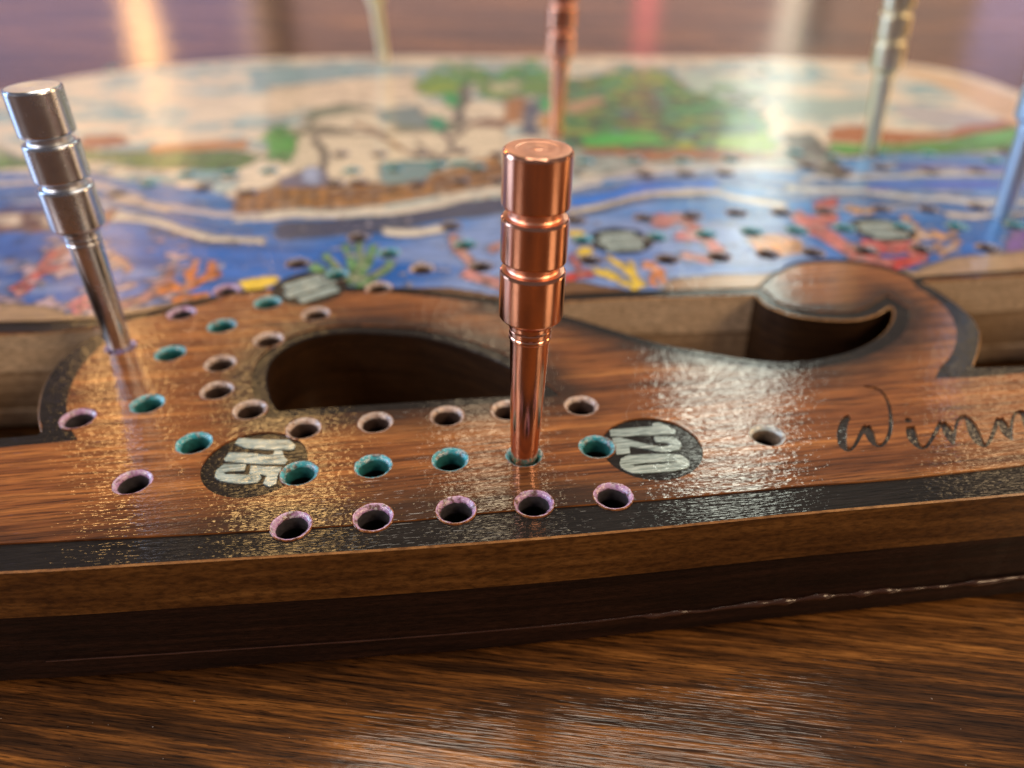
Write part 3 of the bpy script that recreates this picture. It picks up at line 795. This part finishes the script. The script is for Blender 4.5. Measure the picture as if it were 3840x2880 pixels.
    for L in ([(690, 1115), (705, 1070), (725, 1020), (735, 965)], [(700, 1095), (650, 1075), (585, 1085)], [(655, 1075), (635, 1050)], [(715, 1050), (690, 1015)], [(720, 1070), (775, 1045), (835, 1020)], [(780, 1045), (800, 1000), (803, 968)], [(640, 1110), (700, 1112), (790, 1100)]):
        st(L if len(L) > 2 else [L[0], ((L[0][0] + L[1][0]) / 2, (L[0][1] + L[1][1]) / 2), L[1]], OR, 26)
    poly([(905, 1052), (960, 1040), (1045, 1032), (1040, 1062), (960, 1090), (925, 1108)], YE)
    for e in ((1165, 1000), (1210, 958), (1290, 915), (1345, 900), (1400, 912), (1475, 985), (1430, 1030), (1250, 1000), (1380, 960)):
        st([(1340, 1065), ((1340 + e[0]) / 2 + 8, (1065 + e[1]) / 2 + 10), e], GR, 26)
    for e in ((1230, 970), (1360, 910), (1440, 1000)):
        st([(1345, 1050), ((1345 + e[0]) / 2, (1050 + e[1]) / 2 + 8), e], (0.50, 0.52, 0.34), 8)
    st([(1688, 885), (1720, 940), (1765, 990)], (0.58, 0.28, 0.25), 34)
    st([(1735, 1020), (1800, 1042), (1890, 1066)], (0.60, 0.24, 0.24), 38)
    st([(1840, 935), (1870, 930), (1930, 915)], (0.55, 0.25, 0.26), 30)
    st([(1940, 1020), (2060, 1050), (2140, 1045), (2215, 1025)], RD, 34)
    st([(2150, 960), (2170, 1000), (2165, 1040)], PK, 26)
    st([(2220, 1012), (2300, 1035), (2405, 1066)], YE, 28)
    st([(2285, 962), (2345, 1000), (2420, 1055)], YE, 24)
    st([(2370, 968), (2385, 1010), (2425, 1062)], YE, 20)
    st([(2262, 1000), (2330, 1030), (2380, 1056)], (0.52, 0.50, 0.30), 10)
    blob(2172, 872, 32, 14, YE); blob(2196, 945, 32, 24, YE); blob(2240, 885, 16, 16, (0.05, 0.3, 0.5))
    st([(2418, 985), (2455, 990), (2470, 1020), (2452, 1066)], OR, 30)
    st([(2480, 1000), (2500, 1025), (2503, 1070)], OR, 28)
    st([(2460, 800), (2475, 830), (2540, 818), (2600, 860), (2660, 910), (2720, 960)], PK, 44)
    st([(2520, 880), (2590, 880), (2640, 895)], (0.62, 0.16, 0.18), 34)
    st([(2555, 955), (2620, 970), (2680, 980)], PK, 28)
    poly([(2785, 892), (2860, 880), (2900, 876), (3015, 905), (3000, 940), (2930, 965), (2850, 950)], (0.80, 0.30, 0.03))
    st([(3060, 770), (3100, 758), (3140, 752)], RD, 34)
    st([(2985, 800), (3030, 830), (3090, 828), (3155, 805)], (0.62, 0.13, 0.11), 46)
    st([(3035, 850), (3090, 870), (3130, 895), (3190, 935), (3280, 965)], (0.60, 0.14, 0.13), 50)
    st([(3230, 915), (3330, 925), (3400, 920), (3490, 948)], (0.66, 0.11, 0.10), 42)
    st([(3330, 985), (3400, 975), (3480, 955)], RD, 46)
    st([(3180, 950), (3270, 975), (3340, 985)], PK, 40)
    for x, y in ((3185, 775), (3215, 790), (3255, 795), (3280, 785), (3400, 820), (3425, 845), (3450, 865), (3480, 880), (3500, 870), (3530, 885), (3560, 870), (3570, 930), (3580, 905), (3545, 945), (3440, 890), (3410, 880), (3520, 920)):
        blob(x, y, 20, 13, (0.68, 0.36, 0.15) if (x % 3) else (0.62, 0.45, 0.34))
    poly([(3780, 870), (3840, 860), (4100, 850), (4100, 945), (3760, 945)], (0.17, 0.10, 0.36))
    # pencil-fine lights and darks inside the painted shapes
    fl_ = fbm(X * 0.8 + Y * 0.3, Y * 1.1, 111, 3)[:, None]
    zone = ((S[:, 1] > 560))[:, None]
    zone = zone & ~(col[:, 2:3] > 1.3 * col[:, 0:1]) & (col.mean(1)[:, None] < 0.42)
    col = np.where(zone & (fl_ > 0.62), col * 0.72 + 0.28 * np.array((0.6, 0.56, 0.5)), col)
    col = np.where(zone & (fl_ < 0.34), col * 0.55, col)
    # bubbles and specks
    sp_ = vnoise(X * 0.9, Y * 0.9, 91); m = inside(S, np.array(sea, float))
    dots = m & (sp_ > 0.90) & (S[:, 1] > 820); col[dots] = (0.46, 0.46, 0.58)
    left = m & (S[:, 0] < 720) & (S[:, 1] > 880) & (vnoise(X * 0.7, Y * 0.9, 97) > 0.72); col[left] = (0.48, 0.36, 0.42)
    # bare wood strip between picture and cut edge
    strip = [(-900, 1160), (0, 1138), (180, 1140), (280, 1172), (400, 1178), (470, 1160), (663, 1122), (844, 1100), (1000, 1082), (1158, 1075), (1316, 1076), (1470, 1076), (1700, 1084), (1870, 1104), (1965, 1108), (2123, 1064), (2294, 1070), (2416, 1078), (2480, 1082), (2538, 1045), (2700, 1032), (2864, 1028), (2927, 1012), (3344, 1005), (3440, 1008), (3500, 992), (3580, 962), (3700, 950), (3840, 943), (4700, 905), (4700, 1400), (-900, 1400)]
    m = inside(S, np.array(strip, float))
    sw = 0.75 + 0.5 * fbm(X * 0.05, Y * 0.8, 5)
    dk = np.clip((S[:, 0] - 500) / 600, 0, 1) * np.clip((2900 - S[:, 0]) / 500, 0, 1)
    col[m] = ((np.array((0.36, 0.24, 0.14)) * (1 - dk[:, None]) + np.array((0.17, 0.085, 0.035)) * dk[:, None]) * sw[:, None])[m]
    col *= (0.85 + 0.3 * fbm(X * 1.1, Y * 1.1, 15))[:, None]
    return np.clip(col, 0.004, 0.85)

# ------------------------------------------------------------------ the board
OR_ = np.array((0.0, 110.0, 0.0))
board = empty('cribbage_board', OR_, 'brown varnished wooden cribbage board with a painted sea picture, lying on the dark table', 'game board')
def part(name, v, f, mats, mi=None, parent=None, smooth=False):
    return mesh_obj(name, v, f, mats, parent or board, mi, OR_, smooth)

vl, fl, used = class_mesh(0)
top_v, top_f = vl, fl
mi = [0] * len(fl)
# side walls of the plies, each with its own small offset, joined by ledges
def ply_wall(vl, fl, mi, z0, z1, off, m_out, bevel, m_bev):
    for li, (P, k) in enumerate(loops):
        sgn = 1 if li == 0 else -1
        n = len(P)
        # saw wander along the edge
        s_ = np.cumsum(np.r_[0, np.linalg.norm(np.diff(P, axis=0), axis=1)])
        wob = (vnoise(s_ * 0.22, s_ * 0 + z0, 5 + li) - 0.5) * 0.10 + (vnoise(s_ * 1.3, s_ * 0 + z1, 8 + li) - 0.5) * 0.05
        if bevel: wob *= 0
        o2 = off if li == 0 else off * 2.5
        Q = offset(P, sgn * o2); D = offset(P, sgn * o2 + 0.01) - Q
        Q = Q + D / 0.01 * (wob * sgn)[:, None]
        In = offset(P, -sgn * 0.8)
        rings = []
        if bevel: rings = [(offset(P, -sgn * BEV), z0 - 0.15), (Q, z0 - 0.15 - BEV), (Q, z1), (In, z1)]
        elif z1 < -12: rings = [(In, z0), (Q, z0), (Q, z1 + 0.5), (offset(P, -sgn * 0.45), z1), (offset(P, -sgn * 0.9), z1)]
        else: rings = [(In, z0), (Q, z0), (Q, z1), (In, z1)]
        i0 = len(vl)
        for R_, z in rings: vl.extend([[x, y, T + z] for x, y in R_])
        for r in range(len(rings) - 1):
            for i in range(n):
                j = (i + 1) % n
                a, b_, c, d = i0 + r * n + i, i0 + (r + 1) * n + i, i0 + (r + 1) * n + j, i0 + r * n + j
                fl.append([a, b_, c, d] if sgn > 0 else [d, c, b_, a])
                if bevel and r == 0: mi.append(5 if li == 2 else m_bev)
                else: mi.append(m_out[1] if k[i] else (m_out[0] if li == 0 else m_out[2]))
mats_top = [m_wood, m_edge_top, m_edge_raw, m_edge_hole, m_bevel, m_burn]
ply_wall(top_v, top_f, mi, 0.0, -5.0, 0.0, (1, 2, 3), True, 4)
top = part('top_ply', top_v, top_f, mats_top, mi)
# finish: darker burnt-in toning along the burned line work (an airbrushed edge)
bv = np.array([v[:2] for v in top_v])
nW = len(used)
soot = np.zeros(len(top_v))
Pw = bv[:nW]
soot[:nW] = np.maximum.reduce([
    1.35 * np.exp(-(seg_dist(Pw, inner_line) / 3.8) ** 1.5) * np.clip((35 - np.abs(Pw[:, 0] + 8)) / 25, 0.35, 1),
    1.15 * np.exp(-(seg_dist(Pw, np.vstack([borders[2], borders[2][:1]])) / 3.4) ** 1.5),
    1.05 * np.exp(-(seg_dist(Pw, np.vstack([borders[3], borders[3][:1]])) / 3.2) ** 1.5)])
a_ = top.data.attributes.new('soot', 'FLOAT', 'POINT'); a_.data.foreach_set('value', soot.astype(np.float32))

for nm, z0, z1, off in (('middle_ply', -5.0, -10.15, -0.10), ('bottom_ply', -10.15, -T + 0.02, 0.06)):
    v_, f_, m_ = [], [], []
    ply_wall(v_, f_, m_, z0, z1, off, (0, 1, 2), False, 0)
    part(nm, v_, f_, [m_edge_dark, m_edge_raw2 if nm == 'middle_ply' else m_edge_raw, m_edge_hole], m_)
# closing underside of the bottom ply is the inner strip resting on the table
vl, fl, used = class_mesh(1)
art = part('painted_artwork', vl, fl, m_art)
cv = np.array([v[:2] for v in vl])
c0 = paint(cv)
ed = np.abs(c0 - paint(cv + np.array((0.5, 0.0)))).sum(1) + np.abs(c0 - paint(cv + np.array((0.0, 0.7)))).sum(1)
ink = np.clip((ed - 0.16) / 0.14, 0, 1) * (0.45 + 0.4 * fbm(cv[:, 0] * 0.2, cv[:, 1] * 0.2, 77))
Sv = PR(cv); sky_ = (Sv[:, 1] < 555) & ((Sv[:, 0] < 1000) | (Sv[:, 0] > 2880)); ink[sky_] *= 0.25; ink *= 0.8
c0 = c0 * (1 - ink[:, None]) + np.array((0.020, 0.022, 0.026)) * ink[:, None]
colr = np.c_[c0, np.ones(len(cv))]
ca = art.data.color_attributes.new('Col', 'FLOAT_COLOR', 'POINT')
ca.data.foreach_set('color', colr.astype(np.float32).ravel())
art['label'] = 'painted picture of ship, jungle shore, blue sea and coral'
vl, fl, _ = class_mesh(2)
part('burned_border', vl, fl, m_burn)
badge_obj = {}
for ci, nm in enumerate(NAMES):
    if ci < 3 or not (cls == ci).any(): continue
    vl, fl, _ = class_mesh(ci)
    if nm.startswith('badge_'):
        badge_obj[nm[6:]] = part('number_badge', vl, fl, m_burn)
    elif nm.startswith('digit_'):
        part('numeral', vl, fl, m_digit, parent=badge_obj[nm.split('_')[1]])
    else:
        part('engraved_letter', vl, fl, m_letter)

# glue squeeze-out along the lower seam of the front edge
fr = resample(np.vstack([near, [(50, 49.75), (58, 50.7)]]), 0.25)
d_ = np.gradient(fr, axis=0); d_ /= np.linalg.norm(d_, axis=1)[:, None]
nrm = np.stack([d_[:, 1], -d_[:, 0]], 1)
v_, f_ = [], []
K = 8
sl = np.arange(len(fr)) * 0.25
bulge = 0.05 + 0.05 * vnoise(sl * 0.9, sl * 0, 3) + np.clip((fr[:, 0] - 6) / 8, 0, 1) * np.clip((62 - fr[:, 0]) / 8, 0, 1) * (0.04 + 0.26 * vnoise(sl * 0.85, sl * 0, 4) ** 1.6)
wav = (vnoise(sl * 0.5, sl * 0, 6) - 0.5) * 0.35 * np.clip((fr[:, 0] - 4) / 8, 0.1, 1)
for i in range(len(fr)):
    for k in range(K):
        a = math.pi * (k / (K - 1) - 0.5)
        r = bulge[i]
        off = -0.06 + r * math.cos(a) * 1.0 + 0.10
        p = fr[i] + nrm[i] * off
        v_.append([p[0], p[1], T - 10.15 + wav[i] + r * 1.1 * math.sin(a)])
for i in range(len(fr) - 1):
    for k in range(K - 1):
        a = i * K + k
        f_.append([a, a + K, a + K + 1, a + 1])
part('glue_bead', v_, f_, m_glue, smooth=True)

# peg holes: painted countersink, bore and bottom
def hole_mesh(colour, seed):
    r_ = random.Random(seed)
    prof = [(RO, -0.35), (RO, -0.01), (RO - 0.06, 0.012), (RO - 0.13, 0.0), (1.30, -0.24), (1.25, -0.40), (1.23, -0.8), (1.22, -1.5), (1.22, -2.2), (1.22, -9.0)]
    bm = bmesh.new(); rings = []
    ph = r_.uniform(0, 6)
    for q, (r, z) in enumerate(prof):
        ring = []
        for i in range(SEG):
            a = 2 * math.pi * i / SEG
            rr = r
            if 4 <= q <= 6: rr = r + r_.uniform(-0.05, 0.03) + 0.03 * math.sin(2 * a + ph)
            if q == 2: rr = r + r_.uniform(-0.045, 0.035)
            ring.append(bm.verts.new((rr * math.cos(a) * MM, rr * math.sin(a) * MM, (z + (r_.uniform(-0.04, 0.04) if 4 <= q <= 6 else 0)) * MM)))
        rings.append(ring)
    for q in range(len(prof) - 1):
        for i in range(SEG):
            j = (i + 1) % SEG
            f = bm.faces.new((rings[q][i], rings[q][j], rings[q + 1][j], rings[q + 1][i]))
            f.material_index = 3 if q < 2 else (0 if q < 5 else (1 if q < 7 else 2))
            f.smooth = True
    f = bm.faces.new(rings[-1]); f.material_index = 2
    me = bpy.data.meshes.new('peg_hole'); bm.to_mesh(me); bm.free()
    for m in (RIM[colour], TUBE[colour], m_bottom, m_wood): me.materials.append(m)
    return me
HM = {c: [hole_mesh(c, 10 * i + j) for j in range(4)] for i, c in enumerate(RIM)}
for i, (x, y, c) in enumerate(holes):
    o = bpy.data.objects.new('peg_hole', HM[c][i % 4]); C.objects.link(o)
    o.parent = board
    o.location = (Vector((x, y, T)) - Vector(OR_)) * MM
    o.rotation_euler = (0, 0, random.uniform(0, 6.28))

# ------------------------------------------------------------------ pegs
def lathe(prof, seg=56):
    v, f = [], []
    for r, h in prof:
        for i in range(seg):
            a = 2 * math.pi * i / seg
            v.append((r * math.cos(a), r * math.sin(a), h))
    for q in range(len(prof) - 1):
        for i in range(seg):
            j = (i + 1) % seg
            f.append((q * seg + i, q * seg + j, (q + 1) * seg + j, (q + 1) * seg + i))
    f.append(tuple((len(prof) - 1) * seg + i for i in range(seg)))
    f.append(tuple(range(seg))[::-1])
    return v, f
shank_p = [(0.95, -6.0), (1.05, -5.6), (1.12, -1.5), (1.15, 0.0), (1.19, 0.8), (1.33, 4.5), (1.45, 8.0), (1.55, 11.5), (1.56, 11.7)]
neck_p = [(1.50, 11.60), (1.60, 11.72), (1.66, 11.82), (1.66, 12.0), (1.60, 12.1), (1.64, 12.22), (1.64, 12.55), (1.61, 12.65), (1.64, 12.78), (1.64, 13.25)]
head_p = [(1.5, 13.1), (1.75, 13.12), (2.30, 13.60), (2.44, 13.78), (2.46, 13.95), (2.46, 17.35), (2.42, 17.5), (2.32, 17.58), (1.98, 17.62), (1.90, 17.75), (1.90, 18.12), (1.98, 18.25), (2.34, 18.30), (2.43, 18.38), (2.46, 18.5),
          (2.46, 21.45), (2.42, 21.6), (2.32, 21.68), (1.98, 21.72), (1.90, 21.85), (1.90, 22.25), (1.98, 22.38), (2.34, 22.42), (2.43, 22.5), (2.46, 22.65), (2.46, 26.2), (2.41, 26.38), (2.28, 26.48), (2.10, 26.50),
          (1.55, 26.485), (1.48, 26.465), (1.30, 26.475), (0.80, 26.46), (0.66, 26.44), (0.50, 26.45), (0.30, 26.44), (0.22, 26.47), (0.06, 26.47)]
head_p = [(r, h) for r, h in head_p]
def make_peg(base_px, mat, label, tilt, z=0.0):
    b2 = U([base_px])[0]
    e = empty('cribbage_peg', (b2[0], b2[1], T), label, 'peg', 'metal pegs in the cribbage board')
    for nm, p in (('shank', shank_p), ('neck', neck_p), ('head', head_p)):
        v, f = lathe(p)
        mi_ = None
        if nm == 'head':
            va = np.array(v); mi_ = []
            for q in f:
                pts = va[list(q)]; rr = np.hypot(pts[:, 0], pts[:, 1]).mean(); hh = pts[:, 2].mean()
                mi_.append(1 if (hh > 26.4 and rr < 2.3) or (rr < 2.2 and 17 < hh < 23) else 0)
        o = mesh_obj(nm, v, f, mat, e, mi_, (0, 0, 0), True)
        o.data.set_sharp_from_angle(angle=math.radians(11))
    e.rotation_euler = (math.radians(tilt[1]), math.radians(tilt[0]), random.uniform(0, 6) * 0)
    return e
make_peg((1966, 1707), m_copper, 'polished copper peg standing upright in a teal hole beside the number 120', (2.0, 0.0))
make_peg((452, 1301), m_silver, 'silver metal peg at the left, near the curved cut-out', (-0.9, 0.0))
make_peg((1441, 226), m_gold, 'pale brass peg at the far edge, leftmost of the far pegs', (-3.0, 0.0))
make_peg((2086, 509), m_copper, 'blurred copper peg far behind the sharp copper peg', (1.6, 0.0))
make_peg((3261, 565), m_gold, 'pale brass peg at the far right on the green shore', (-2.6, 0.0))
make_peg((3757, 812), m_blue, 'blue metal peg at the right edge, standing in the painted sea', (-1.0, 0.0))

# ------------------------------------------------------------------ dust on the table and board
dv, df = [], []
def crumb(x, y, z, r):
    i = len(dv)
    for k in range(6):
        d = [(1, 0, 0), (-1, 0, 0), (0, 1, 0), (0, -1, 0), (0, 0, 1), (0, 0, -1)][k]
        dv.append([x + d[0] * r * random.uniform(.6, 1.3), y + d[1] * r * random.uniform(.6, 1.3), z + r * 0.5 + d[2] * r * random.uniform(.4, .8)])
    for a, b_ in ((0, 2), (2, 1), (1, 3), (3, 0)):
        df.append([i + a, i + b_, i + 4]); df.append([i + b_, i + a, i + 5])
for _ in range(70):
    px = (random.uniform(0, 3840), random.uniform(2480, 2880))
    q = U([px], -T)[0]
    if q[1] > 40: continue
    crumb(q[0], q[1], 0.0, random.choice((0.02, 0.025, 0.03, 0.05)))
m_dust, nt, b = newmat('pale_dust'); b.inputs['Base Color'].default_value = (0.5, 0.46, 0.42, 1)
dust = mesh_obj('table_dust', dv, df, m_dust)
dust['kind'] = 'stuff'; dust['label'] = 'tiny pale dust specks on the dark table'; dust['category'] = 'dust'
